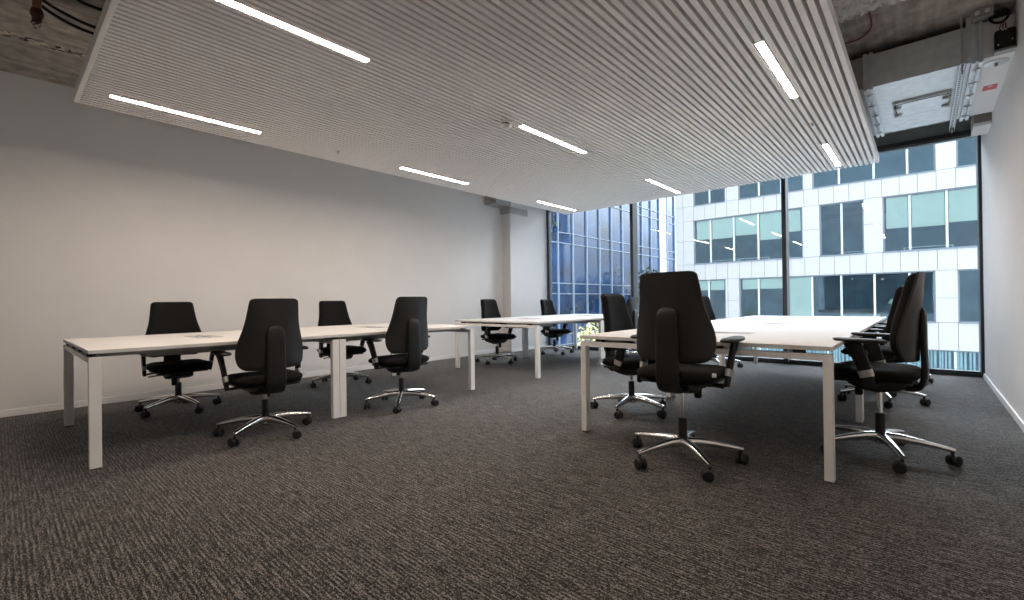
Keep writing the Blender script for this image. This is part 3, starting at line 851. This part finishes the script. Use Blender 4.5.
# --- trees
def tree(x, y, h, r, lab, leafm, n, ls, seed):
    random.seed(seed)
    t = thing('tree', lab, 'tree', (x, y, GZ))
    b = newbm(); tube(b, [(0, 0, 0), (.05, .02, h*.35), (0, 0, h*.6), (.03, 0, h*.85)], [r*.09, r*.07, r*.05, r*.02], 8)
    for k in range(7):
        a = k*2.4; z = h*(.4+.06*k)
        tube(b, [(0, 0, z), (math.cos(a)*r*.35, math.sin(a)*r*.35, z+h*.08), (math.cos(a)*r*.75, math.sin(a)*r*.75, z+h*.14)], [r*.035, r*.02, r*.008], 6)
    obj('trunk', b, 'bark', t, True)
    b = newbm(); ch = h*.62
    cl = [(random.gauss(0, .45), random.gauss(0, .45), random.uniform(-.8, .8)) for _ in range(26)]
    for k in range(n):
        cx, cy, cz = random.choice(cl)
        d = Vector((random.gauss(0, 1), random.gauss(0, 1), random.gauss(0, 1))).normalized()*random.random()**.4*.42
        s = max(0, 1-abs(cz)**2*.5)
        p = Vector(((cx*s+d.x)*r, (cy*s+d.y)*r, h-ch/2+(cz*.8+d.z)*ch/2))
        q = Matrix.Rotation(random.uniform(0, 6.3), 3, 'Z') @ Matrix.Rotation(random.uniform(-1.2, 1.2), 3, 'X')
        l = ls*random.uniform(.7, 1.3)
        b.faces.new([b.verts.new(p+q @ Vector(v)) for v in ((-l*.35, 0, 0), (0, -l*.6, l*.1), (l*.35, 0, 0), (0, l*.6, -l*.1))])
    obj('foliage', b, leafm, t)
tree(-9.9, 16.0, 5.6, .66, 'small yellow-green tree just outside the first window', 'leafy', 3000, .14, 1)
tree(-15.2, 33.5, 8.9, 1.9, 'dark green tree standing in for trees mirrored in the blue glass building', 'leaf', 2600, .26, 2)  # both dark trees are added in place of reflections on the glass
tree(-15.6, 38.5, 8.0, 1.7, 'dark green tree further along the lane, added for the mirrored trees', 'leaf', 2200, .26, 5)

# ------------------------------------------------------------------ light and camera
w = bpy.data.worlds.new('World'); S.world = w; w.use_nodes = True
nt = w.node_tree; bgd = nt.nodes['Background']
N = nt.nodes.new; L = nt.links.new
tc = N('ShaderNodeTexCoord')
def vmath(op, a, v):
    k = N('ShaderNodeVectorMath'); k.operation = op; L(a, k.inputs[0]); k.inputs[1].default_value = v; return k.outputs['Value']
def ramp(a, lo, hi, o0, o1):
    k = N('ShaderNodeMapRange'); k.interpolation_type = 'SMOOTHSTEP'; L(a, k.inputs['Value'])
    for i, v in zip(('From Min', 'From Max', 'To Min', 'To Max'), (lo, hi, o0, o1)): k.inputs[i].default_value = v
    return k.outputs['Result']
def add(a, b_):
    k = N('ShaderNodeMath'); k.operation = 'ADD'; L(a, k.inputs[0]); L(b_, k.inputs[1]); return k.outputs[0]
def mul(a, b_):
    k = N('ShaderNodeMath'); k.operation = 'MULTIPLY'; L(a, k.inputs[0]); L(b_, k.inputs[1]); return k.outputs[0]
gen = tc.outputs['Generated']
up_ = vmath('DOT_PRODUCT', gen, (0, 0, 1)); north = vmath('DOT_PRODUCT', gen, (0, 1, 0))
sun_dir = Vector((-.22, .82, .53)).normalized()
lobe = vmath('DOT_PRODUCT', gen, tuple(sun_dir))
base = ramp(up_, 0.0, .9, 2.05, 3.9)                     # overcast sky, brighter overhead
cloud = mul(ramp(north, .1, .9, 0.0, 12.0), ramp(up_, .05, .4, 0.0, 1.0))   # bright cloud bank beyond the opposite roof
veil = ramp(lobe, math.cos(math.radians(17)), math.cos(math.radians(7)), 0.0, 6.5)   # veiled sun
L(add(add(base, cloud), veil), bgd.inputs['Strength'])
bgd.inputs['Color'].default_value = (.84, .92, 1.0, 1)
ld = bpy.data.lights.new('window_portal', 'AREA'); ld.shape = 'RECTANGLE'; ld.size = XR-XP; ld.size_y = 3.0
ld.cycles.is_portal = True
lo = bpy.data.objects.new('window_portal', ld); COL.objects.link(lo)
lo.location = ((XR+XP)/2, YW+.10, 1.5); lo.rotation_euler = (-PI/2, 0, 0)

cam = bpy.data.cameras.new('camera'); co = bpy.data.objects.new('camera', cam); COL.objects.link(co)
yaw, pit, rol, f_px = .7288, .0038, -.0134, 460.16
fw = Vector((-math.sin(yaw)*math.cos(pit), math.cos(yaw)*math.cos(pit), math.sin(pit)))
rt = Vector((math.cos(yaw), math.sin(yaw), 0)); upv = rt.cross(fw)
r2 = rt*math.cos(rol)+upv*math.sin(rol); u2 = -rt*math.sin(rol)+upv*math.cos(rol)
mw = Matrix((( r2.x, u2.x, -fw.x, 0), (r2.y, u2.y, -fw.y, 0), (r2.z, u2.z, -fw.z, 1.006), (0, 0, 0, 1)))
co.matrix_world = mw
cam.sensor_fit = 'HORIZONTAL'; cam.sensor_width = 36; cam.lens = f_px*36/1024
cam.clip_start = .02; cam.clip_end = 300
S.camera = co
vs = S.view_settings
vs.view_transform = 'Standard'; vs.look = 'None'; vs.gamma = 1; vs.exposure = 0.22
vs.use_curve_mapping = False
